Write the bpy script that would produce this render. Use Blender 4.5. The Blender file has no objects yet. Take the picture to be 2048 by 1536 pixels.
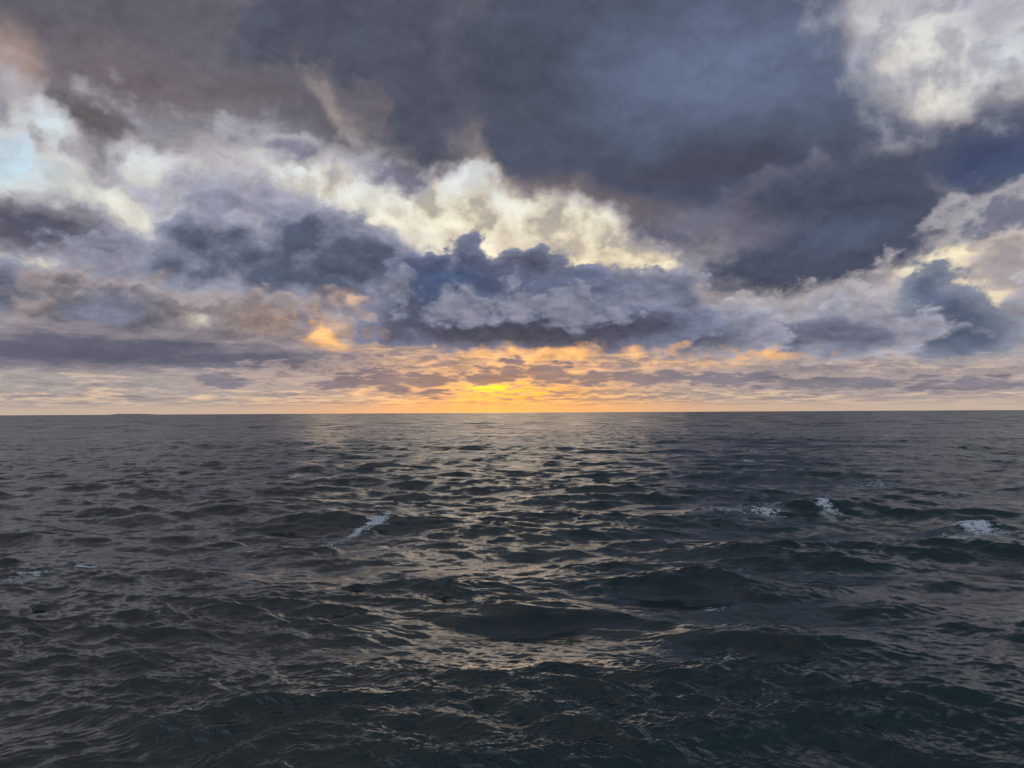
import bpy, math
import numpy as np

scene = bpy.context.scene
col = scene.collection
R = math.radians

# ------------------------------------------------------------------ camera
CAM_H = 18.0
F_PX = 1024 / math.tan(R(34))            # focal length in pixels of the 2048 px wide photograph
PITCH = math.atan(57 / F_PX)
cam_data = bpy.data.cameras.new("camera")
cam_data.sensor_width = 36
cam_data.lens = 18 / math.tan(R(34))
cam_data.clip_start = 0.5
cam_data.clip_end = 400000
cam = bpy.data.objects.new("camera", cam_data)
cam.location = (0, 0, CAM_H)
cam.rotation_mode = 'QUATERNION'
from mathutils import Matrix, Quaternion
cam.rotation_quaternion = (Matrix.Rotation(math.pi / 2 + PITCH, 3, 'X') @ Matrix.Rotation(R(-0.30), 3, 'Z')).to_quaternion()
col.objects.link(cam)
scene.camera = cam

# ------------------------------------------------------------------ exposure, sampling
scene.view_settings.view_transform = 'Standard'
scene.view_settings.look = 'None'
scene.view_settings.exposure = 0.12
scene.view_settings.gamma = 1
scene.cycles.use_denoising = True
scene.cycles.denoiser = 'OPENIMAGEDENOISE'
scene.cycles.denoising_input_passes = 'RGB_ALBEDO_NORMAL'
scene.cycles.denoising_prefilter = 'ACCURATE'
scene.cycles.max_bounces = 4
scene.cycles.glossy_bounces = 3
scene.cycles.diffuse_bounces = 1
scene.cycles.transparent_max_bounces = 4
scene.cycles.use_adaptive_sampling = True
scene.cycles.adaptive_threshold = 0.02
scene.cycles.sample_clamp_indirect = 4

# ------------------------------------------------------------------ world and sun
SUN_AZ, SUN_EL = R(-2.0), R(2.0)
world = bpy.data.worlds.new("World")
scene.world = world
world.use_nodes = True
wt = world.node_tree
wt.nodes.clear()
sky_tex = wt.nodes.new('ShaderNodeTexSky')
sky_tex.sky_type = 'NISHITA'
sky_tex.sun_disc = False
sky_tex.sun_elevation = SUN_EL
sky_tex.sun_rotation = SUN_AZ
bg = wt.nodes.new('ShaderNodeBackground')
bg.inputs['Strength'].default_value = 0.05
wo = wt.nodes.new('ShaderNodeOutputWorld')
wt.links.new(sky_tex.outputs[0], bg.inputs[0])
wt.links.new(bg.outputs[0], wo.inputs[0])
world.cycles.sampling_method = 'NONE'

sun_data = bpy.data.lights.new("sun", 'SUN')
sun_data.energy = 4.5
sun_data.angle = R(30)
sun_data.color = (1.0, 0.78, 0.55)
sun = bpy.data.objects.new("sun", sun_data)
sun.rotation_euler = (math.pi / 2 - SUN_EL, 0, math.pi - SUN_AZ)
sun.location = (-3000, 80000, 3000)
col.objects.link(sun)


# ------------------------------------------------------------------ helpers
def C(r, g, b):
    """linear colour from the 0-255 values seen in a picture"""
    f = lambda v: (v / 255) / 12.92 if v <= 10.3 else ((v / 255 + 0.055) / 1.055) ** 2.4
    return (f(r), f(g), f(b), 1.0)


class G:
    """short-hand for wiring shader nodes"""
    def __init__(self, tree):
        self.t = tree

    def put(self, sock, v):
        if v is None:
            return
        if isinstance(v, bpy.types.NodeSocket):
            self.t.links.new(v, sock)
        else:
            sock.default_value = v

    def m(self, op, a, b=None, c=None, clamp=False):
        n = self.t.nodes.new('ShaderNodeMath')
        n.operation = op
        n.use_clamp = clamp
        for i, v in enumerate((a, b, c)):
            self.put(n.inputs[i], v)
        return n.outputs[0]

    def v(self, op, a, b=None, c=None, scale=None):
        n = self.t.nodes.new('ShaderNodeVectorMath')
        n.operation = op
        for i, x in enumerate((a, b, c)):
            self.put(n.inputs[i], x)
        if scale is not None:
            self.put(n.inputs['Scale'], scale)
        return n.outputs['Value'] if op in ('LENGTH', 'DOT_PRODUCT', 'DISTANCE') else n.outputs[0]

    def xyz(self, x, y, z=0.0):
        n = self.t.nodes.new('ShaderNodeCombineXYZ')
        for i, v in enumerate((x, y, z)):
            self.put(n.inputs[i], v)
        return n.outputs[0]

    def sep(self, s):
        n = self.t.nodes.new('ShaderNodeSeparateXYZ')
        self.put(n.inputs[0], s)
        return n.outputs

    def ramp(self, x, a, b, lo=0.0, hi=1.0, kind='SMOOTHSTEP'):
        n = self.t.nodes.new('ShaderNodeMapRange')
        n.interpolation_type = kind
        self.put(n.inputs['Value'], x)
        self.put(n.inputs['From Min'], a)
        self.put(n.inputs['From Max'], b)
        self.put(n.inputs['To Min'], lo)
        self.put(n.inputs['To Max'], hi)
        return n.outputs[0]

    def mix(self, f, a, b, blend='MIX'):
        n = self.t.nodes.new('ShaderNodeMix')
        n.data_type = 'RGBA'
        n.blend_type = blend
        n.clamp_factor = True
        self.put(n.inputs[0], f)
        self.put(n.inputs[6], a)
        self.put(n.inputs[7], b)
        return n.outputs[2]

    def noise(self, vec, scale, detail, rough=0.5, dims='2D', w=None, dist=0.0, color=False, lac=2.0):
        n = self.t.nodes.new('ShaderNodeTexNoise')
        n.noise_dimensions = dims
        self.put(n.inputs['Vector'], vec)
        self.put(n.inputs['Scale'], scale)
        self.put(n.inputs['Detail'], detail)
        self.put(n.inputs['Roughness'], rough)
        self.put(n.inputs['Lacunarity'], lac)
        self.put(n.inputs['Distortion'], dist)
        return n.outputs['Color'] if color else n.outputs[0]

    def cells(self, vec, scale, detail):
        n = self.t.nodes.new('ShaderNodeTexVoronoi')
        n.voronoi_dimensions = '2D'
        n.feature = 'SMOOTH_F1'
        n.normalize = True
        self.put(n.inputs['Vector'], vec)
        self.put(n.inputs['Scale'], scale)
        self.put(n.inputs['Detail'], detail)
        self.put(n.inputs['Roughness'], 0.55)
        self.put(n.inputs['Lacunarity'], 2.2)
        self.put(n.inputs['Smoothness'], 0.35)
        return n.outputs['Distance']

    def curve(self, x, stops, interp='EASE'):
        """colour ramp; stops = [(pos 0..1, colour)]"""
        n = self.t.nodes.new('ShaderNodeValToRGB')
        n.color_ramp.interpolation = interp
        e = n.color_ramp.elements
        while len(e) > 1:
            e.remove(e[-1])
        e[0].position, e[0].color = stops[0]
        for p, c in stops[1:]:
            k = e.new(p)
            k.color = c
        self.put(n.inputs[0], x)
        return n.outputs[0]


def sky_dir(X, Y):
    """azimuth and elevation in degrees of a point (X, Y) of the photograph"""
    x = (X - 1024) / F_PX
    z = (825 - 0.0053 * (X - 1024) - Y) / F_PX
    az = math.atan(x)
    return math.degrees(az), math.degrees(math.atan(z * math.cos(az)))


# ------------------------------------------------------------------ sky: a dome of cloud
def build_sky():
    mat = bpy.data.materials.new("cloudy_sky")
    mat.use_nodes = True
    t = mat.node_tree
    t.nodes.clear()
    g = G(t)
    geo = t.nodes.new('ShaderNodeNewGeometry')
    d = g.v('NORMALIZE', g.v('SUBTRACT', geo.outputs['Position'], (0, 0, CAM_H)))
    s = g.sep(d)
    D2 = 180 / math.pi
    az = g.m('MULTIPLY', g.m('ARCTAN2', s[0], s[1]), D2)
    el = g.m('MULTIPLY', g.m('ARCSINE', s[2]), D2)
    elp = g.m('MAXIMUM', el, 0.0)
    # elevation stretched towards the horizon, so that far clouds are flatter and smaller
    gel = g.m('ADD', el, g.m('MULTIPLY', g.m('LOGARITHM', g.m('ADD', elp, 1.0), math.e), 5.0))
    squash = g.m('DIVIDE', 1.0, g.m('ADD', g.m('DIVIDE', 5.0, g.m('ADD', elp, 1.0)), 1.0))   # d(el)/d(gel)
    # scale of the cloud lumps also shrinks to the sides far down
    q = g.xyz(az, gel)
    far = g.m('ADD', 0.35, g.m('MULTIPLY', 0.65, g.ramp(el, 1.0, 9.0)))

    def warp(scale, amp, off):
        c = g.noise(g.v('ADD', q, (off, off * 0.7, 0)), scale, 5.0, 0.55, color=True)
        c = g.v('SUBTRACT', c, (0.5, 0.5, 0.5))
        sx = g.sep(g.v('SCALE', c, scale=amp))
        f = g.m('MULTIPLY', far, 1.0)
        return g.m('MULTIPLY', sx[0], f), g.m('MULTIPLY', g.m('MULTIPLY', sx[1], f), g.m('POWER', squash, 0.6))

    wa, wb = warp(0.11, 5.0, 31.7)
    P1 = g.xyz(g.m('ADD', az, wa), g.m('ADD', el, wb))          # strongly ragged
    wa2, wb2 = warp(0.35, 2.4, 77.1)
    P2 = g.xyz(g.m('ADD', az, wa2), g.m('ADD', el, wb2))        # cauliflower scale
    # shared fractal fields
    qd = g.v('ADD', q, g.xyz(g.m('MULTIPLY', wa, 0.5), g.m('MULTIPLY', wb, 0.5)))
    nA = g.noise(g.v('ADD', qd, (11.3, 4.1, 0)), 0.16, 7.0, 0.52)
    nB = g.noise(g.v('ADD', qd, (57.9, 81.3, 0)), 0.42, 7.0, 0.55)
    nC = g.noise(g.v('MULTIPLY', g.v('ADD', q, (3.3, 47.7, 0)), (0.30, 1.0, 1.0)), 1.1, 8.0, 0.62)   # streaky
    n0 = lambda n: g.m('SUBTRACT', n, 0.5)
    A0, B0, C0 = n0(nA), n0(nB), n0(nC)
    # billows: directional difference gives lumps a lit and a shaded side
    nA2 = g.noise(g.v('ADD', qd, (11.3 + 0.25, 4.1 - 0.9, 0)), 0.16, 5.0, 0.56)
    nB2 = g.noise(g.v('ADD', qd, (57.9 + 0.1, 81.3 - 0.45, 0)), 0.42, 5.0, 0.55)
    relief = g.m('ADD', g.m('SUBTRACT', nA2, nA), g.m('MULTIPLY', g.m('SUBTRACT', nB2, nB), 0.6))
    # rounded puffs, and the same seen from a little higher, for their shaded undersides
    qv = g.v('ADD', q, g.xyz(g.m('MULTIPLY', wa2, 0.9), g.m('MULTIPLY', wb2, 0.9)))
    V = g.m('SUBTRACT', 0.32, g.cells(qv, 0.30, 3.0))
    Vb = g.m('SUBTRACT', 0.32, g.cells(g.v('ADD', qv, (0.15, 0.55, 0)), 0.30, 3.0))
    puffs = g.m('SUBTRACT', V, Vb)

    def blob(P, X, Y, rx, ry, rot=0.0):
        a, e = sky_dir(X, Y)
        ax = abs(sky_dir(X + rx, Y)[0] - sky_dir(X - rx, Y)[0]) / 2
        ey = abs(sky_dir(X, Y + ry)[1] - sky_dir(X, Y - ry)[1]) / 2
        n = t.nodes.new('ShaderNodeMapping')
        n.vector_type = 'TEXTURE'
        g.put(n.inputs['Vector'], P)
        n.inputs['Location'].default_value = (a, e, 0)
        n.inputs['Rotation'].default_value = (0, 0, R(-rot))
        n.inputs['Scale'].default_value = (ax, ey, 1)
        return g.v('LENGTH', n.outputs[0]), min(ax, ey)

    def field(P, blobs, join=1.2):
        dens = None
        for b in blobs:
            ln, k = blob(P, *b)
            v = g.m('MULTIPLY_ADD', ln, -k, k)
            dens = v if dens is None else g.m('SMOOTH_MAX', dens, v, join)
        return dens

    def patches(base, items, P=None):
        """base colour with soft patches [(X,Y,rx,ry,rot,colour,strength)]"""
        P = P or P1
        for X, Y, rx, ry, rot, c, st in items:
            if isinstance(base, bpy.types.NodeSocket):
                P = g.v('MULTIPLY_ADD', base, (1e-6, 1e-6, 0), P)
            ln, k = blob(P or P1, X, Y, rx, ry, rot)
            base = g.mix(g.ramp(ln, 1.35, 0.15, 0.0, st), base, c)
        return base

    def cloud(under, P, blobs, rim, core, noise=(A0, 6.0), noise2=(B0, 1.5), soft=1.2, depth=3.0, opacity=1.0, tex=0.5, join=1.2, bias=0.3, cut=1.0, puff=0.0, pshade=0.0):
        # (the faint link to what lies behind only keeps the shader's evaluation in order, layer by layer)
        P = g.v('MULTIPLY_ADD', under, (1e-6, 1e-6, 0), P)
        dens = field(P, blobs, join)
        dens = g.m('MULTIPLY_ADD', noise[0], g.m('MULTIPLY', far, noise[1]), dens)
        dens = g.m('MULTIPLY_ADD', noise2[0], g.m('MULTIPLY', far, noise2[1]), dens)
        if cut:
            dens = g.m('MULTIPLY_ADD', cutg, -float(cut), dens)
        if puff:
            dens = g.m('MULTIPLY_ADD', V, g.m('MULTIPLY', far, puff), dens)
        if bias:
            dens = g.m('ADD', dens, bias)
        al = g.ramp(dens, -soft, soft, 0.0, opacity)
        sh = g.ramp(dens, 0.0, depth)
        c = g.mix(sh, rim, core)
        k = g.m('MULTIPLY_ADD', relief, tex, g.m('MULTIPLY_ADD', B0, tex * 0.35, 1.0))
        if pshade:
            k = g.m('MULTIPLY_ADD', puffs, pshade, g.m('MULTIPLY_ADD', V, pshade * 0.6, k))
        c = g.v('SCALE', c, scale=k)
        return g.mix(al, under, c)

    # ---- open sky seen in the gaps
    e01 = g.m('DIVIDE', elp, 40.0, clamp=True)
    base = g.curve(e01, [(0.0, C(198, 174, 156)), (0.05, C(216, 190, 162)), (0.13, C(236, 206, 162)), (0.22, C(250, 232, 188)),
                         (0.33, C(240, 234, 212)), (0.45, C(218, 224, 226)), (1.0, C(150, 180, 210))])
    cool = g.ramp(g.m('ABSOLUTE', g.m('ADD', az, 2.0)), 12.0, 38.0)
    base = g.mix(g.m('MULTIPLY', cool, g.ramp(el, 0.0, 9.0, 0.1, 0.55)), base, C(200, 214, 222))
    base = patches(base, [(0, 300, 150, 100, 0, C(186, 212, 230), 0.8), (1950, 550, 130, 150, 0, C(242, 230, 194), 0.85), (1880, 130, 160, 150, 0, C(238, 231, 212), 0.8)])
    # sun behind the low cloud
    sa, se = sky_dir(975, 776)
    dx = g.m('SUBTRACT', az, sa)
    dy = g.m('SUBTRACT', el, se)
    def glow(wx, wy, ox=0.0, oy=0.0):
        r2 = g.m('ADD', g.m('POWER', g.m('ABSOLUTE', g.m('DIVIDE', g.m('SUBTRACT', dx, ox), wx)), 2.0),
                 g.m('POWER', g.m('ABSOLUTE', g.m('DIVIDE', g.m('SUBTRACT', dy, oy), wy)), 2.0))
        return g.m('EXPONENT', g.m('MULTIPLY', r2, -1.0))
    warm = glow(11.0, 4.2, 2.5, 0.0)
    base = g.mix(g.m('MULTIPLY', warm, 0.75), base, C(250, 184, 112))
    base = g.mix(g.m('MULTIPLY', glow(6.5, 1.9, 1.0), 0.7), base, C(252, 176, 70))
    # thin high veil
    veil = g.ramp(g.m('MULTIPLY_ADD', nB, 1.5, g.m('MULTIPLY', relief, 1.2)), 0.48, 1.0)
    veil_col = g.mix(g.ramp(el, 3.0, 14.0), C(196, 162, 134), C(168, 164, 162))
    base = g.mix(g.m('MULTIPLY', veil, g.ramp(el, 2.0, 8.0, 0.4, 0.55)), base, veil_col)
    c = base

    # ---- clouds, farthest first
    # generic cover outside the photograph (overhead, behind)
    inframe = g.m('MULTIPLY', g.ramp(g.m('ABSOLUTE', az), 50.0, 38.0), g.ramp(el, 38.0, 27.0))
    gen = g.ramp(g.m('SUBTRACT', nA, g.m('MULTIPLY', inframe, 0.4)), 0.36, 0.54)
    side = g.ramp(az, -15.0, 25.0)
    gencol = g.mix(g.ramp(nA, 0.3, 0.7), g.mix(side, C(80, 82, 90), C(66, 76, 90)), g.mix(side, C(134, 128, 130), C(102, 110, 124)))
    back = g.m('MULTIPLY', g.ramp(g.m('ABSOLUTE', az), 75.0, 120.0), g.ramp(el, 60.0, 30.0))
    gencol = g.mix(back, gencol, g.mix(nA, C(132, 150, 174), C(178, 192, 208)))
    c = g.mix(gen, c, gencol)

    # pale cloud sheet over most of the sky, torn open in a few places
    gaps = field(P1, [(20, 310, 60, 60, 0), (90, 350, 90, 50, 0), (60, 372, 120, 30, 8), (300, 335, 45, 28, 0), (245, 410, 80, 36, 25),
                      (590, 345, 120, 32, 15), (760, 410, 120, 44, 25), (960, 350, 50, 75, -25), (920, 420, 170, 80, 20), (1030, 400, 140, 70, 15),
                      (1000, 480, 180, 60, 8), (1140, 450, 110, 90, 0), (1250, 515, 120, 50, 0),
                      (1970, 475, 150, 76, 0), (1900, 520, 70, 90, 40), (1890, 460, 90, 60, 0), (1880, 120, 60, 80, 20), (110, 255, 50, 50, 0), (1985, 580, 80, 50, 20), (1850, 150, 90, 100, 20), (1960, 150, 110, 70, -10), (1740, 30, 70, 40, 20),
                      (20, 520, 90, 20, 0), (95, 552, 45, 32, 40), (1425, 552, 36, 12, 0), (310, 470, 40, 14, 10)], 0.8)
    cutg = g.m('MULTIPLY', g.m('MAXIMUM', g.m('ADD', gaps, 0.6), 0.0), 1.6)
    gaps = g.m('SMOOTH_MAX', gaps, g.m('SUBTRACT', 3.6, el), 0.8)
    gd = g.m('MULTIPLY_ADD', A0, 5.0, g.m('MULTIPLY_ADD', B0, 4.0, g.m('ADD', gaps, 0.35)))
    sheet = g.mix(g.ramp(el, 4.0, 10.0), C(178, 156, 142), C(150, 148, 160))
    sheet = patches(sheet, [(250, 250, 400, 100, 0, C(140, 134, 142), 0.8), (600, 400, 300, 60, 0, C(158, 158, 170), 0.8),
                            (1000, 330, 200, 120, 0, C(196, 180, 170), 0.6), (1250, 560, 200, 60, 0, C(150, 146, 158), 0.8),
                            (1920, 20, 150, 60, 0, C(150, 152, 166), 0.8), (1700, 600, 250, 70, 0, C(160, 152, 156), 0.8)])
    sheet = g.mix(g.m('SUBTRACT', 1.0, inframe), sheet, gencol)
    rimc = g.mix(g.ramp(el, 4.0, 14.0), C(226, 186, 146), C(204, 202, 200))
    sheet = g.mix(g.ramp(gd, -1.6, 0.3), sheet, rimc)
    sheet = g.v('SCALE', sheet, scale=g.m('MULTIPLY_ADD', B0, 0.5, g.m('MULTIPLY_ADD', relief, 0.8, 1.0)))
    c = g.mix(g.m('MULTIPLY', g.ramp(gd, 0.9, -0.9), g.m('MINIMUM', 1.0, g.ramp(el, 0, 3))), c, sheet)

    # streaky low clouds near the horizon
    lowcol = g.mix(warm, C(150, 138, 142), C(172, 140, 124))
    band = g.m('MULTIPLY', g.ramp(el, 0.15, 0.9), g.ramp(el, 7.0, 4.0))
    nb = g.m('ADD', nC, g.m('MULTIPLY', A0, 0.5))
    st = g.ramp(nb, 0.36, 0.56)
    c = g.mix(g.m('MULTIPLY', g.m('MULTIPLY', st, band), 0.85), c, lowcol)
    nb2 = g.noise(g.v('MULTIPLY', g.v('ADD', q, (13.3, 7.7, 0)), (0.42, 1.0, 1.0)), 1.5, 6.0, 0.62)
    st2 = g.ramp(g.m('ADD', nb2, g.m('MULTIPLY', C0, 0.9)), 0.46, 0.60)
    c = g.mix(g.m('MULTIPLY', g.m('MULTIPLY', st2, band), 0.65), c, g.mix(glow(8, 3), C(120, 114, 126), C(150, 122, 110)))
    lit = g.ramp(g.m('SUBTRACT', nb2, g.m('MULTIPLY', C0, 0.6)), 0.52, 0.66)
    c = g.mix(g.m('MULTIPLY', g.m('MULTIPLY', lit, band), 0.35), c, g.mix(warm, C(220, 200, 174), C(250, 200, 136)))
    # rows of small flat-based rolls, smaller and closer together towards the horizon
    ql = g.v('MULTIPLY', g.xyz(g.m('MULTIPLY_ADD', wa2, 1.4, az), g.m('MULTIPLY_ADD', wb2, 2.2, gel)), (0.50, 0.75, 0))
    V3 = g.m('SUBTRACT', 0.34, g.cells(ql, 0.75, 2.0))
    V3b = g.m('SUBTRACT', 0.34, g.cells(g.v('ADD', ql, (0.0, 0.30, 0)), 0.75, 2.0))
    rd = g.m('ADD', g.m('MULTIPLY', V3, 1.8), g.m('ADD', g.m('MULTIPLY', A0, 2.0), g.m('MULTIPLY', C0, 0.9)))
    rband = g.m('MULTIPLY', g.ramp(el, 0.2, 0.8), g.ramp(el, 6.0, 3.5))
    rsh = g.ramp(g.m('SUBTRACT', V3b, V3), -0.10, 0.16)
    rcol = g.mix(rsh, g.mix(warm, C(142, 137, 140), C(140, 124, 120)), g.mix(warm, C(200, 184, 168), C(244, 190, 126)))
    c = g.mix(g.m('MULTIPLY', g.m('MULTIPLY', g.ramp(rd, -0.12, 0.30), rband), 0.8), c, rcol)
    # bright core of the hidden sun breaking through the streaks
    c = g.mix(g.m('MULTIPLY', glow(4.5, 1.0, 1.6, -0.1), g.ramp(nb2, 0.62, 0.42)), c, C(255, 186, 66))
    core = g.m('MULTIPLY', glow(1.7, 0.33), g.ramp(nb2, 0.72, 0.45))
    c = g.mix(core, c, (1.2, 0.78, 0.03, 1))

    # grey rags drifting across the bright opening
    c = cloud(c, P1, [(1140, 470, 120, 44, 20), (1050, 385, 70, 34, 30), (1230, 480, 70, 40, 0), (860, 390, 60, 26, 30), (980, 440, 60, 24, 10), (1940, 480, 90, 24, -10),
                      (640, 350, 60, 20, 10)], C(196, 180, 152), C(160, 150, 140), soft=1.6, depth=1.5, noise=(A0, 4.0), noise2=(B0, 7.0), tex=1.0, opacity=0.75, cut=0,
              bias=-0.1)
    # upper left sheet
    colA = patches(C(96, 93, 103), [
        (900, 0, 500, 150, 0, C(74, 80, 96), 0.95), (280, 150, 300, 90, 0, C(112, 103, 108), 0.8),
        (0, 160, 100, 120, 0, C(176, 150, 138), 0.9), (420, 270, 260, 80, 0, C(128, 125, 134), 0.9),
        (630, 180, 150, 34, 38, C(154, 142, 138), 0.9), (780, 210, 110, 60, 40, C(98, 90, 96), 0.9),
        (195, 250, 70, 50, 0, C(100, 94, 98), 0.95), (880, 220, 90, 40, 50, C(132, 120, 122), 0.7)])
    c = cloud(c, P1, [(300, 0, 900, 210), (560, 150, 460, 150, 12), (200, 250, 80, 60), (860, 150, 240, 160, 45), (960, 110, 170, 190, 20),
                      (225, 330, 40, 70, -10), (430, 250, 260, 60, 8)],
              C(162, 156, 162), colA, soft=1.5, depth=2.0, tex=0.8, bias=0.9, cut=0.85, noise=(A0, 5.0), noise2=(B0, 3.0), puff=1.5, pshade=0.35)
    c = cloud(c, P1, [(705, 318, 70, 34, 10), (808, 345, 34, 28, 0), (560, 290, 120, 26, 10), (250, 350, 30, 30, 0)], C(170, 168, 176), C(124, 123, 140), soft=1.0, depth=1.6,
              noise=(A0, 4.0), noise2=(B0, 3.5), tex=1.0, cut=0.3, puff=2.0)

    # mid left clouds
    c = cloud(c, P2, [(450, 400, 130, 50, 0), (560, 430, 170, 50, 10), (340, 480, 110, 60), (230, 560, 180, 90), (300, 520, 60, 40)],
              C(172, 172, 184), C(134, 136, 154), soft=0.8, depth=2.0, noise=(A0, 3.0), noise2=(B0, 2.4), tex=0.9, cut=0.5, puff=4.0, pshade=0.8)
    c = cloud(c, P2, [(30, 440, 200, 66, 0), (190, 485, 100, 36, 14)], C(142, 139, 150), C(82, 83, 97), soft=0.8, depth=1.8, noise=(A0, 2.6), tex=0.9, cut=0.2, puff=2.0, pshade=0.4)
    c = cloud(c, P2, [(540, 530, 270, 64, 0), (740, 520, 110, 72, 15), (400, 490, 80, 50, 0), (620, 480, 110, 40, 10), (700, 590, 120, 40, 0)], C(138, 141, 158), C(80, 87, 106),
              soft=0.55, depth=1.9, noise=(A0, 2.6), noise2=(B0, 1.6), tex=0.8, cut=0.2, puff=4.0, pshade=0.8)
    c = cloud(c, P2, [(50, 610, 100, 66), (0, 590, 90, 60)], C(140, 144, 160), C(84, 92, 112), soft=0.5, depth=1.6, noise=(A0, 2.0), tex=0.9, cut=0, puff=3.0, pshade=0.6)
    # brown cloud under them
    brown = patches(C(126, 119, 124), [(680, 645, 56, 46, -20, C(206, 168, 140), 0.5), (540, 640, 90, 34, 0, C(168, 146, 136), 0.7),
                                       (390, 640, 34, 16, 0, C(200, 190, 180), 0.8), (210, 620, 130, 70, 0, C(104, 108, 126), 0.9)], P2)
    c = cloud(c, P2, [(420, 645, 340, 52, 0), (190, 630, 150, 75)], C(164, 150, 150), brown, soft=0.8, depth=1.0, noise=(A0, 2.4), noise2=(B0, 2.4), tex=1.6, cut=0,
              puff=2.0, pshade=0.9)

    # great slate cloud, upper right
    c = cloud(c, P1, [(940, 90, 190, 300, 10), (700, 60, 300, 120, 0)], C(100, 97, 106), C(78, 82, 96), soft=1.5, depth=2.0, noise=(A0, 4.0), noise2=(B0, 3.0),
              tex=0.8, bias=0.6)
    c = cloud(c, P2, [(1450, 480, 160, 62, 0), (1380, 540, 90, 36, 0)], C(160, 156, 162), C(126, 124, 136), soft=0.9, depth=1.8, noise=(A0, 2.6), noise2=(B0, 2.4), tex=1.0, cut=0.9,
              puff=3.0, pshade=0.6)
    colB = patches(C(78, 85, 104), [
        (1010, 120, 170, 280, -25, C(74, 79, 94), 0.95), (1480, 120, 330, 150, 0, C(98, 110, 135), 0.95),
        (1500, 350, 420, 50, 5, C(68, 73, 93), 0.9), (1980, 320, 170, 70, 0, C(64, 76, 106), 0.9),
        (1200, 400, 220, 50, 10, C(108, 99, 103), 0.8), (1480, 430, 170, 34, 0, C(112, 112, 126), 0.85),
        (1650, 520, 170, 60, -15, C(70, 77, 94), 0.95), (1400, 330, 260, 36, 8, C(72, 74, 88), 0.8)])
    rimB = patches(C(150, 143, 150), [(1700, 420, 330, 60, 0, C(80, 84, 102), 0.9), (950, 120, 190, 330, -10, C(80, 83, 96), 1.0), (1050, 330, 170, 70, 20, C(150, 134, 130), 0.9)])
    c = cloud(c, P1, [(1330, 90, 390, 300, 0), (1500, 250, 340, 190, 8), (1960, 305, 380, 92, -3), (1750, 330, 200, 110, 0),
                      (1420, 370, 300, 80, 8), (1100, 230, 150, 170, -35), (1300, 345, 200, 60, 12)],
              rimB, colB, soft=1.1, depth=1.9, noise=(A0, 3.2), noise2=(B0, 2.4), tex=0.6, join=2.0, bias=1.3, cut=0.35, puff=1.5, pshade=0.3)
    lobe = patches(C(72, 78, 95), [(1500, 450, 120, 40, 0, C(104, 104, 120), 0.8), (1560, 590, 170, 24, 0, C(88, 88, 98), 0.8), (1700, 470, 120, 50, 0, C(78, 86, 108), 0.9)])
    c = cloud(c, P2, [(1640, 490, 200, 96, -12), (1560, 560, 150, 44, -6), (1760, 420, 150, 110, -10), (1650, 420, 170, 80, 0), (1500, 545, 90, 40, 0)],
              patches(C(132, 128, 138), [(1680, 360, 380, 100, -8, C(72, 78, 97), 1.0), (1450, 420, 140, 60, 0, C(96, 94, 108), 0.9)]), lobe, soft=0.7, depth=1.5,
              noise=(A0, 2.4), noise2=(B0, 1.6), tex=0.7, cut=0, puff=3.0, pshade=0.5, bias=0.5)
    c = cloud(c, P1, [(1820, 10, 60, 50, 20), (1930, 80, 40, 60, 30), (2035, 40, 60, 100, 10), (1760, 110, 50, 20, 60)], C(198, 198, 204), C(150, 152, 166),
              soft=2.2, depth=1.8, opacity=0.7, noise=(A0, 4.0), noise2=(B0, 5.0), tex=0.8, cut=0, puff=1.0)
    c = cloud(c, P2, [(2020, 430, 75, 26, -15), (1975, 420, 40, 12, -10)], C(172, 168, 172), C(112, 114, 130), soft=0.6, depth=1.0, noise=(A0, 2.5), noise2=(B0, 2.5), cut=0, puff=2.0)
    c = cloud(c, P2, [(2030, 525, 56, 40, 30), (1960, 556, 36, 12, 10)], C(190, 176, 168), C(156, 148, 150), soft=0.4, depth=1.0, noise=(A0, 1.6), noise2=(B0, 2.0), cut=0, puff=2.0, pshade=0.6)

    # right hand towers
    c = cloud(c, P2, [(1600, 625, 220, 50, 0), (1740, 640, 150, 62, 0), (1800, 595, 34, 50, 0), (2030, 650, 80, 70)], C(170, 164, 168), C(144, 142, 154), soft=0.5, depth=1.6,
              noise=(A0, 2.0), noise2=(B0, 1.8), tex=1.0, cut=0.7, puff=4.0, pshade=1.0)
    c = cloud(c, P2, [(1870, 575, 46, 60, 0), (1895, 645, 100, 75, 0), (1940, 670, 90, 48)], C(128, 133, 148), C(88, 97, 118), soft=0.3, depth=1.5,
              noise=(A0, 1.4), noise2=(B0, 1.2), tex=0.8, cut=0, puff=3.0, pshade=0.7)
    c = cloud(c, P2, [(1560, 672, 240, 40, 0), (1700, 672, 120, 44, 0), (1440, 660, 110, 50)], C(156, 156, 168), C(102, 105, 124), soft=0.4, depth=1.4,
              noise=(A0, 1.6), noise2=(B0, 1.4), tex=0.9, cut=0, puff=4.0, pshade=1.1)

    # central bank in front of the gap
    colC = patches(C(84, 86, 106), [
        (1130, 570, 200, 40, 0, C(98, 107, 132), 0.9), (890, 560, 110, 50, 0, C(72, 87, 118), 0.95),
        (1040, 665, 330, 34, 0, C(74, 76, 90), 0.95)], P2)
    c = cloud(c, P2, [(1260, 590, 100, 50, 10), (1340, 610, 80, 60, 0), (1210, 560, 60, 34, 0), (1330, 650, 130, 50, 0), (1420, 670, 120, 36, 0)],
              C(142, 142, 156), patches(C(104, 109, 129), [(1290, 610, 80, 46, 0, C(126, 130, 147), 0.9), (1350, 685, 140, 28, 0, C(88, 88, 106), 0.95)], P2),
              soft=0.25, depth=1.2, noise=(A0, 1.4), noise2=(B0, 1.4), tex=0.9, join=0.5, cut=0, puff=3.5, pshade=1.1)
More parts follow.
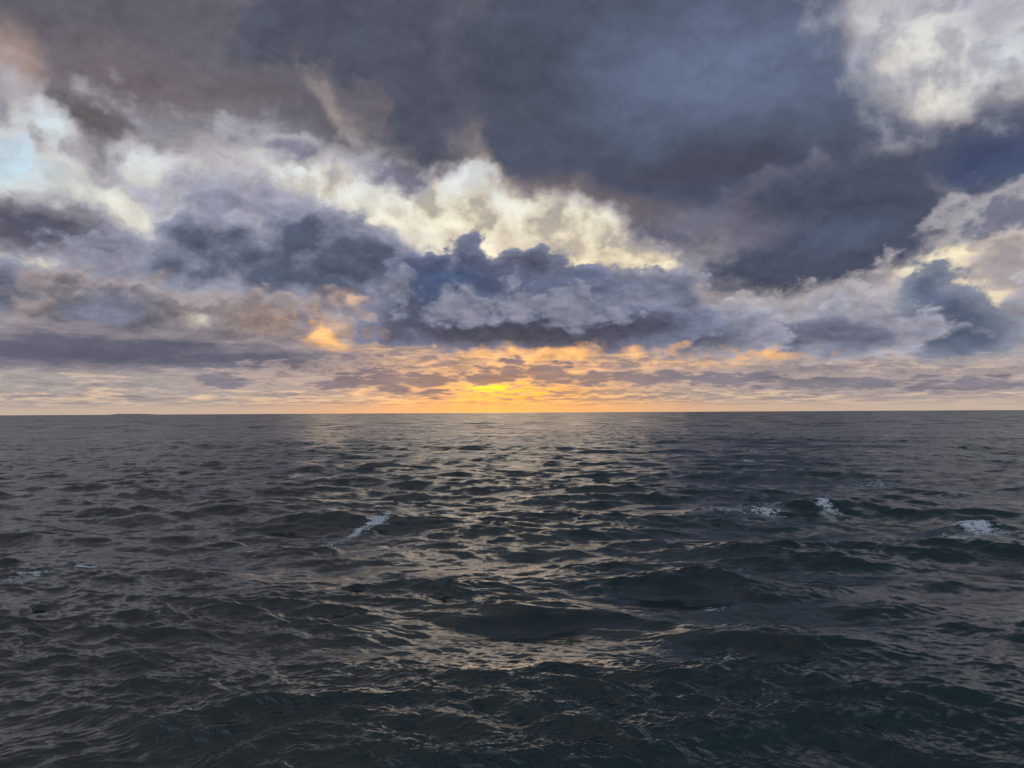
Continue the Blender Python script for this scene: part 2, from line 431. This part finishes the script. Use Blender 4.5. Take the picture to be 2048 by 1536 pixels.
    c = cloud(c, P2, [(860, 550, 70, 46, 0), (950, 540, 75, 46, 0), (1060, 555, 85, 44, 0), (1150, 575, 90, 42, 10), (1000, 600, 220, 70, 0),
                      (1040, 655, 310, 46, 0), (1200, 655, 180, 44, 0), (850, 620, 100, 56, 0)],
              C(116, 122, 144), colC, soft=0.3, depth=1.1, noise=(A0, 1.2), noise2=(B0, 1.3), tex=0.8, join=0.5, cut=0, puff=3.5, pshade=1.0)
    c = cloud(c, P2, [(960, 612, 70, 22, -6), (1050, 606, 70, 28, 0), (1150, 612, 80, 30, 0), (900, 612, 34, 16, -20), (790, 585, 40, 26, 0)],
              C(112, 117, 137), C(130, 133, 149), soft=0.32, depth=0.8, noise=(A0, 1.0), noise2=(B0, 1.4), tex=0.8, opacity=0.75, cut=0, puff=4.5, pshade=1.2, join=0.4)
    # warm rags below the bank
    c = cloud(c, P2, [(690, 655, 40, 34, -25), (650, 620, 20, 10, 0), (716, 628, 24, 14, 30)], C(196, 160, 136), C(232, 188, 144), soft=1.0, depth=0.9,
              noise=(A0, 1.5), noise2=(B0, 6.0), tex=1.8, opacity=0.5, bias=-0.3, cut=0, puff=1.0)
    c = cloud(c, P2, [(1120, 706, 150, 9, 0), (1010, 718, 90, 8, 0), (690, 694, 60, 12, 20), (1350, 724, 130, 7, 0), (1510, 724, 30, 5, 0)],
              C(240, 178, 112), C(250, 192, 116), soft=0.45, depth=0.8, noise=(A0, 1.6), noise2=(B0, 4.0), tex=1.6, opacity=0.75, bias=-0.05, cut=0)
    # long base of the left bank
    c = cloud(c, P1, [(180, 700, 380, 34, 0), (480, 722, 230, 22, 0), (0, 690, 200, 36)], C(140, 132, 140), C(94, 94, 110), soft=0.4, depth=1.0,
              noise=(C0, 2.0), noise2=(B0, 0.8), tex=0.9)
    # small dark clouds in front of the glow
    nb20 = n0(nb2)
    c = cloud(c, P1, [(1720, 752, 260, 12, 0), (1480, 745, 120, 8, 0), (200, 765, 220, 6, 0), (620, 752, 120, 7, 0)], C(176, 164, 158), C(132, 130, 138), soft=0.45,
              depth=0.9, noise=(A0, 2.5), noise2=(nb20, 3.0), tex=1.0, opacity=0.75, cut=0, join=0.4)
    rollrim = g.mix(warm, C(172, 156, 152), C(214, 168, 130))
    rollcore = g.mix(glow(9, 4), C(118, 114, 128), C(116, 106, 116))
    kw = dict(noise=(V3, 4.0), noise2=(nb20, 3.0), tex=0.7, cut=0, join=0.25)
    c = cloud(c, P2, [(830, 733, 84, 8, 0), (945, 731, 56, 9, 0), (1250, 731, 70, 8, 0), (1375, 732, 44, 8, 0), (1560, 742, 160, 9, 0), (1800, 748, 140, 8, 0), (640, 746, 60, 6, 0)],
              rollrim, rollcore, soft=0.3, depth=0.6, opacity=0.7, **kw)
    c = cloud(c, P2, [(980, 756, 42, 14, 0), (1090, 748, 42, 18, 0), (1030, 737, 34, 9, 0), (872, 762, 34, 11, 0), (864, 782, 20, 8, 0), (762, 758, 70, 12, 0), (700, 768, 50, 7, 0),
                      (795, 776, 30, 8, 0), (1175, 758, 46, 9, 0), (1295, 756, 74, 11, 0), (1460, 758, 96, 11, 0), (1660, 764, 130, 10, 0), (1900, 770, 130, 9, 0), (450, 762, 40, 10, 0)],
              rollrim, rollcore, soft=0.2, depth=0.5, opacity=0.85, **kw)
    c = cloud(c, P2, [(410, 797, 34, 7, 0), (520, 798, 70, 6, 0), (640, 800, 50, 6, 0), (760, 799, 80, 7, 0), (250, 802, 40, 5, 0)],
              C(222, 192, 160), C(236, 208, 172), soft=0.12, depth=0.3, noise=(A0, 0.6), noise2=(B0, 1.4), opacity=0.7, tex=1.0, join=0.2, bias=-0.1, cut=0)
    # air over the horizon and the warm light under the cloud bank
    c = g.mix(g.ramp(el, 1.4, 0.0, 0.0, 0.75), c, g.mix(glow(14, 8, 1.5), C(188, 168, 154), C(238, 168, 96)))
    c = g.mix(g.m('MULTIPLY', glow(11, 2.4, 1.0), 0.15), c, C(255, 176, 80))

    # faint shafts of light below the sun
    ang = g.m('DIVIDE', dx, g.m('SUBTRACT', 2.2, g.m('SUBTRACT', el, se)))
    shaft = g.noise(g.xyz(g.m('MULTIPLY', ang, 2.2), 3.7), 1.6, 2.0, 0.5)
    c = g.mix(g.m('MULTIPLY', g.m('MULTIPLY', g.ramp(shaft, 0.45, 0.65), glow(4.5, 2.6)), g.ramp(el, 1.9, 1.0, 0.0, 0.22)), c, C(255, 196, 92))

    em = t.nodes.new('ShaderNodeEmission')
    g.put(em.inputs[0], c)
    tr = t.nodes.new('ShaderNodeBsdfTransparent')
    thin = g.m('MULTIPLY', glow(14, 12), g.ramp(g.sep(c)[1], 0.16, 0.6))
    g.put(tr.inputs[0], g.mix(thin, (0.0, 0.0, 0.0, 1), (0.26, 0.26, 0.26, 1)))
    add = t.nodes.new('ShaderNodeAddShader')
    t.links.new(em.outputs[0], add.inputs[0])
    t.links.new(tr.outputs[0], add.inputs[1])
    out = t.nodes.new('ShaderNodeOutputMaterial')
    t.links.new(add.outputs[0], out.inputs[0])
    mat.cycles.emission_sampling = 'NONE'

    rad = 150000.0
    na, ne = 96, 40
    vs, fs = [], []
    els = [R(-4 + 94 * k / ne) for k in range(ne)]
    for e in els:
        for k in range(na):
            a = 2 * math.pi * k / na
            vs.append((rad * math.cos(e) * math.sin(a), rad * math.cos(e) * math.cos(a), rad * math.sin(e)))
    for j in range(ne - 1):
        for k in range(na):
            k2 = (k + 1) % na
            fs.append((j * na + k, (j + 1) * na + k, (j + 1) * na + k2, j * na + k2))
    vs.append((0, 0, rad))
    top = len(vs) - 1
    for k in range(na):
        fs.append(((ne - 1) * na + k, top, (ne - 1) * na + (k + 1) % na))
    me = bpy.data.meshes.new("sky")
    me.from_pydata(vs, [], fs)
    me.polygons.foreach_set('use_smooth', [True] * len(me.polygons))
    me.materials.append(mat)
    o = bpy.data.objects.new("sky", me)
    o['kind'] = 'structure'
    col.objects.link(o)


build_sky()


# ------------------------------------------------------------------ sea
def sea_point(X, Y):
    """point of the mean sea surface seen at (X, Y) of the photograph"""
    x = (X - 1024) / F_PX
    z = (825 - 0.0053 * (X - 1024) - Y) / F_PX
    k = CAM_H / -z
    return x * k, k


def build_water():
    rng = np.random.default_rng(7)
    # rows: distance from the point under the ship; finest where the pictures sees it finest
    step = 0.45 / 759
    th = [R(75), R(65), R(55), R(47), R(40), R(35), R(31)]
    a = R(28.5)
    while a > 0.0012:
        th.append(a)
        a -= step if a > 0.02 else max(step * 0.5, 0.0)
    dist = CAM_H / np.tan(np.array(th))
    far = [dist[-1] * 1.25 ** k for k in range(1, 14)]
    dist = np.concatenate([dist, [f for f in far if f < 140000]])
    fine = np.arange(-41.0, 41.001, math.degrees(step) * 1.15)
    coarse = np.arange(43, 318, 3.0)
    azs = np.radians(np.concatenate([fine, coarse]))
    nr, nc = len(dist), len(azs)
    rr = dist[:, None]
    X = (rr * np.sin(azs)[None, :])
    Y = (rr * np.cos(azs)[None, :])
    radial = np.gradient(dist)
    foot = np.maximum(radial * 0.9, dist * step)[:, None] * np.ones((1, nc))
    foot[:, len(fine):] = np.maximum(foot[:, len(fine):], dist[:, None] * R(3))

    WIND = R(-105)      # direction the waves run to, towards the viewer
    bands = [(96, 48), (48, 24), (24, 12), (12, 6), (6, 3), (3, 1.5), (1.5, .75), (.75, .36), (.36, .18)]
    target_slope = [0.032, 0.066, 0.092, 0.108, 0.115, 0.115, 0.118, 0.120, 0.110]     # rms slope of each band
    Z = np.zeros((nr, nc)); DX = np.zeros((nr, nc)); DY = np.zeros((nr, nc)); lost = np.zeros((nr, nc)); J = np.zeros((nr, nc))
    N = 1024
    for bi, ((l1, l0), sl) in enumerate(zip(bands, target_slope)):
        L = l1 * (9 if l1 > 20 else 13)
        rot = R(17 + 41 * bi)
        k1 = 2 * np.pi * np.fft.fftfreq(N, L / N)
        KX, KY = np.meshgrid(k1, k1)
        K = np.hypot(KX, KY); K[0, 0] = 1e-6
        lam = 2 * np.pi / K
        win = np.clip((np.log(lam) - np.log(l0 * 0.85)) / 0.3, 0, 1) * np.clip((np.log(l1 * 1.15) - np.log(lam)) / 0.3, 0, 1)
        amp = win * K ** -2.0
        wd = WIND + (0.35 if bi % 2 else -0.2)
        ang = np.arctan2(KY, KX) + rot - wd
        spread = np.maximum(np.cos(ang), 0) ** (8.0 if bi < 3 else 4.0 if bi < 5 else 2.2) + 0.03
        H = amp * spread * (rng.normal(size=(N, N)) + 1j * rng.normal(size=(N, N)))
        h = np.fft.ifft2(H).real
        sx = np.fft.ifft2(1j * KX * H).real
        sy = np.fft.ifft2(1j * KY * H).real
        s = math.sqrt((sx ** 2 + sy ** 2).mean())
        f = sl / s
        h *= f
        dx = np.fft.ifft2(1j * KX / K * H).real * f
        dy = np.fft.ifft2(1j * KY / K * H).real * f
        w = np.clip((l0 * 1.4 / foot - 1.3) / 1.5, 0, 1)
        lost += (1 - w ** 2) * sl ** 2
        rows = np.where(w.max(axis=1) > 0)[0]
        if len(rows) == 0:
            continue
        r1 = rows.max() + 1
        cols = nc
        x = X[:r1]; y = Y[:r1]
        c, sn = math.cos(rot), math.sin(rot)
        u = ((x * c + y * sn) / L + 0.37 * bi) % 1.0 * N
        v = ((-x * sn + y * c) / L + 0.61 * bi) % 1.0 * N
        i = np.floor(u).astype(np.int32); j = np.floor(v).astype(np.int32)
        fu = u - i; fv = v - j
        i %= N; j %= N
        i2 = (i + 1) % N; j2 = (j + 1) % N
        def samp(T):
            T = T.astype(np.float32)
            return (T[j, i] * (1 - fu) + T[j, i2] * fu) * (1 - fv) + (T[j2, i] * (1 - fu) + T[j2, i2] * fu) * fv
        wr = w[:r1]
        if bi == 4:         # short waves steepen and crowd on the crests of the long ones and lie down in the troughs
            zs = Z / max(Z[dist < 400].std(), 0.1)
            crowd = np.clip(0.95 + 0.42 * zs, 0.5, 1.45)
        if bi >= 4:
            wr = wr * crowd[:r1]
        Z[:r1] += samp(h) * wr
        a_, b_ = samp(dx) * wr, samp(dy) * wr
        ch = 0.95 if bi < 5 else 0.6
        DX[:r1] += (a_ * c - b_ * sn) * ch
        DY[:r1] += (a_ * sn + b_ * c) * ch

    # individual steep waves: (X, Y of the crest in the photograph, length, height, width, heading degrees)
    near = dist < 700
    Xn, Yn = X[near], Y[near]
    Zn = Z[near]
    foam = np.zeros((nr, nc))
    fn = foam[near]
    def ridge(px, py, length, height, width, turn, bend=0.0):
        nonlocal Zn
        cx, cy = sea_point(px, py)
        c, s = math.cos(R(turn)), math.sin(R(turn))
        u = (Xn - cx) * c + (Yn - cy) * s           # along the crest
        v = -(Xn - cx) * s + (Yn - cy) * c          # away from the viewer
        v = v - bend * u * u / length
        prof = np.where(v < 0, np.exp(-(v / (width * 0.55)) ** 2), np.exp(-(v / (width * 1.5)) ** 2))
        Zn = Zn + height * prof * np.exp(-(u / length) ** 2)
    for r_ in RIDGES:
        ridge(*r_)
    for px, py, wa, wb, turn, st in FOAM:
        cx, cy = sea_point(px, py)
        c, s = math.cos(R(turn)), math.sin(R(turn))
        u0 = (Xn - cx) * F_PX / cy
        v0 = (Yn - cy) * CAM_H * F_PX / cy ** 2
        u = (u0 * c + v0 * s) / wa
        v = (-u0 * s + v0 * c) / wb
        fn = np.maximum(fn, st * np.exp(-(u * u + v * v)))
    Z[near] = Zn
    foam[near] = fn
    # unresolved slope becomes roughness of the far water
    rough = np.sqrt(lost)

    co = np.stack([X + DX, Y + DY, Z], axis=-1).reshape(-1, 3).astype(np.float32)
    idx = np.arange(nr * nc, dtype=np.int32).reshape(nr, nc)
    nxt = np.roll(idx, -1, axis=1)
    quads = np.stack([idx[:-1], nxt[:-1], nxt[1:], idx[1:]], axis=-1).reshape(-1, 4)
    quads = quads[:, ::-1]
    me = bpy.data.meshes.new("water")
    me.vertices.add(len(co) + 1)
    co = np.vstack([co, [[0, 0, 0]]]).astype(np.float32)
    me.vertices.foreach_set('co', co.ravel())
    centre = len(co) - 1
    tris = np.stack([idx[0], np.full(nc, centre, dtype=np.int32), nxt[0]], axis=-1)[:, ::-1]
    tris = tris[:, ::-1][:, [0, 1, 2]]
    nq, ntr = len(quads), len(tris)
    me.loops.add(nq * 4 + ntr * 3)
    me.loops.foreach_set('vertex_index', np.concatenate([quads.ravel(), tris.ravel()]).astype(np.int32))
    me.polygons.add(nq + ntr)
    me.polygons.foreach_set('loop_start', np.concatenate([np.arange(nq) * 4, nq * 4 + np.arange(ntr) * 3]).astype(np.int32))
    me.polygons.foreach_set('use_smooth', np.ones(nq + ntr, dtype=bool))
    for nm, arr in (('unresolved', rough), ('foam', foam)):
        at = me.attributes.new(nm, 'FLOAT', 'POINT')
        at.data.foreach_set('value', np.append(arr.ravel(), 0).astype(np.float32))
    me.update(calc_edges=True)
    me.validate()
    me.materials.append(water_material())
    o = bpy.data.objects.new("water", me)
    o['kind'] = 'structure'
    col.objects.link(o)


def water_material():
    mat = bpy.data.materials.new("sea_water")
    mat.use_nodes = True
    t = mat.node_tree
    t.nodes.clear()
    g = G(t)
    geo = t.nodes.new('ShaderNodeNewGeometry')
    pos = geo.outputs['Position']
    dist = g.v('LENGTH', pos)
    def attr(n):
        a = t.nodes.new('ShaderNodeAttribute')
        a.attribute_name = n
        return a.outputs['Fac']
    rough = attr('unresolved')
    fo = attr('foam')
    mp = t.nodes.new('ShaderNodeMapping')
    g.put(mp.inputs['Vector'], pos)
    mp.inputs['Rotation'].default_value = (0, 0, R(12))
    mp.inputs['Scale'].default_value = (0.5, 1.0, 1.0)
    p = mp.outputs[0]
    # ripples of centimetres, and the slopes of the waves too small for the mesh far away
    r1 = g.noise(p, 5.0, 5.0, 0.6, dist=0.4)
    bump = t.nodes.new('ShaderNodeBump')
    bump.inputs['Strength'].default_value = 1.0
    bump.inputs['Distance'].default_value = 0.011
    g.put(bump.inputs['Height'], r1)
    gust = g.ramp(g.noise(g.v('MULTIPLY', pos, (0.004, 0.012, 0)), 1.0, 4.0, 0.6), 0.3, 0.7, 0.5, 1.35, 'LINEAR')
    s1 = g.v('SUBTRACT', g.noise(g.v('MULTIPLY', p, (1.3, 1, 0)), 0.20, 5.0, 0.74, color=True), (0.5, 0.5, 0.5))
    s1 = g.v('SCALE', g.v('MULTIPLY', s1, (5.5, 9.5, 0.0)), scale=g.m('MULTIPLY', rough, gust))
    s2 = g.v('SUBTRACT', g.noise(g.v('MULTIPLY', p, (1.6, 1, 0)), 0.025, 3.0, 0.6, color=True), (0.5, 0.5, 0.5))
    s2 = g.v('SCALE', g.v('MULTIPLY', s2, (1.0, 2.4, 0.0)), scale=g.ramp(dist, 350, 1500))
    s3 = g.v('SUBTRACT', g.noise(g.v('MULTIPLY', p, (4.0, 1, 0)), 0.006, 4.0, 0.65, color=True), (0.5, 0.5, 0.5))
    s3 = g.v('SCALE', g.v('MULTIPLY', s3, (0.6, 1.8, 0.0)), scale=g.ramp(dist, 600, 2500))
    s1 = g.v('ADD', s1, s3)
    nrm = g.v('NORMALIZE', g.v('ADD', bump.outputs[0], g.v('ADD', s1, s2)))
    water = t.nodes.new('ShaderNodeBsdfPrincipled')
    water.inputs['IOR'].default_value = 1.5
    water.inputs['Base Color'].default_value = (0.003, 0.027, 0.031, 1)
    water.inputs['Specular IOR Level'].default_value = 1.0
    ms = g.m('ADD', 0.0014, g.m('MULTIPLY', g.m('MULTIPLY', rough, rough), 0.035))
    g.put(water.inputs['Roughness'], g.m('POWER', ms, 0.25))
    t.links.new(nrm, water.inputs['Normal'])
    foam = t.nodes.new('ShaderNodeBsdfPrincipled')
    foam.inputs['Base Color'].default_value = (0.86, 0.92, 0.95, 1)
    foam.inputs['Roughness'].default_value = 0.8
    lace = g.noise(pos, 0.7, 8.0, 0.72, dims='3D', dist=1.0)
    wisp = g.noise(g.v('MULTIPLY', pos, (0.3, 1.0, 1.0)), 2.2, 7.0, 0.7, dims='3D')
    msk = g.m('ADD', fo, g.m('ADD', g.m('MULTIPLY', g.m('SUBTRACT', lace, 0.5), 2.6), g.m('MULTIPLY', g.m('SUBTRACT', wisp, 0.5), 2.6)))
    msk = g.ramp(msk, 0.42, 1.05, 0.0, 0.95)
    msk = g.m('MULTIPLY', msk, g.ramp(fo, 0.02, 0.35))
    mx = t.nodes.new('ShaderNodeMixShader')
    g.put(mx.inputs[0], msk)
    t.links.new(water.outputs[0], mx.inputs[1])
    t.links.new(foam.outputs[0], mx.inputs[2])
    out = t.nodes.new('ShaderNodeOutputMaterial')
    t.links.new(mx.outputs[0], out.inputs[0])
    return mat


# crests: X, Y in the photograph, half length, height, width (m), turn (deg), bend
RIDGES = [
    (660, 1046, 12, 1.6, 4.5, -8, -0.10),
    (1630, 1024, 10, 1.5, 4.0, -6, 0),
    (1950, 1066, 6, 1.8, 4.0, 0, 0),
    (580, 1445, 8, 0.55, 1.8, 12, 0),
    (1100, 1225, 7, 0.6, 2.0, 4, 0),
    (1480, 1275, 7, 0.7, 2.2, -8, 0),
    (1750, 1400, 9, 0.7, 2.2, -16, 0),
    (850, 1480, 4, 0.6, 1.5, -14, 0),
]
# foam: X, Y in the photograph, half length and half width there in pixels, turn, strength
FOAM = [
    (752, 1052, 26, 6, 14, 1.15), (722, 1059, 34, 6, 28, 1.05), (672, 1073, 46, 6, 16, 0.66),
    (1610, 1020, 30, 6, -8, 1.05), (1645, 1026, 24, 9, -16, 0.85), (1660, 1034, 20, 7, 0, 0.6),
    (1932, 1068, 40, 11, -6, 0.98), (1978, 1075, 40, 9, -8, 0.82), (1890, 1076, 46, 6, 0, 0.8), (1945, 1056, 22, 6, 0, 0.9),
    (1525, 1030, 44, 7, 0, 0.86), (1440, 1024, 64, 6, -4, 0.66),
    (180, 1134, 50, 7, 6, 0.76), (90, 1152, 84, 8, 8, 0.64), (30, 1164, 60, 5, 6, 0.55),
    (1430, 1300, 64, 13, 0, 0.68), (1480, 1326, 40, 9, 0, 0.64),
    (582, 951, 14, 5, 25, 0.85), (1497, 924, 16, 3, 0, 0.85), (1735, 968, 46, 4, 0, 0.62), (1500, 902, 34, 3, 0, 0.55),
    (415, 1296, 16, 4, 25, 0.7), (549, 1436, 9, 4, -20, 0.85),
    (812, 1462, 10, 4, -10, 0.8), (190, 878, 50, 4, 0, 0.58), (340, 884, 40, 3, 0, 0.56), (1430, 1197, 60, 7, 0, 0.46),
    (510, 1096, 24, 5, 0, 0.45), (1590, 946, 14, 3, 0, 0.7), (740, 962, 20, 3, 0, 0.5),
]
build_water()


# ------------------------------------------------------------------ low land on the horizon, far left
def build_hills():
    far = 26000.0
    rng = np.random.default_rng(3)
    bm_v, bm_f = [], []
    n, m = 60, 8
    for i in range(n + 1):
        u = i / n
        px = 205 + 120 * u
        ang = math.radians(sky_dir(px, 820)[0])
        hgt = 70 * max(0.0, math.sin(math.pi * u)) ** 1.3 * (0.8 + 0.25 * math.sin(7 * u + 1) + 0.1 * rng.normal())
        for j in range(m + 1):
            v = j / m
            d = far + 2400 * v
            z = -12 + max(hgt, 2) * math.sin(math.pi * v) ** 0.8 * (1 + 0.06 * rng.normal()) + (0 if 0 < j < m else -4)
            bm_v.append((d * math.sin(ang), d * math.cos(ang), z + 8))
    for i in range(n):
        for j in range(m):
            a = i * (m + 1) + j
            bm_f.append((a, a + m + 1, a + m + 2, a + 1))
    me = bpy.data.meshes.new("hills")
    me.from_pydata(bm_v, [], bm_f)
    mat = bpy.data.materials.new("haze_pale_land")  # distance haze is put into the base colour as a paler grey
    mat.use_nodes = True
    g = G(mat.node_tree)
    b = mat.node_tree.nodes['Principled BSDF']
    geo = mat.node_tree.nodes.new('ShaderNodeNewGeometry')
    g.put(b.inputs['Base Color'], g.mix(g.noise(geo.outputs['Position'], 0.004, 4.0, dims='3D'), (0.50, 0.45, 0.42, 1), (0.36, 0.36, 0.34, 1)))
    b.inputs['Roughness'].default_value = 0.9
    me.materials.append(mat)
    o = bpy.data.objects.new("hills", me)
    o['kind'] = 'structure'
    col.objects.link(o)


build_hills()
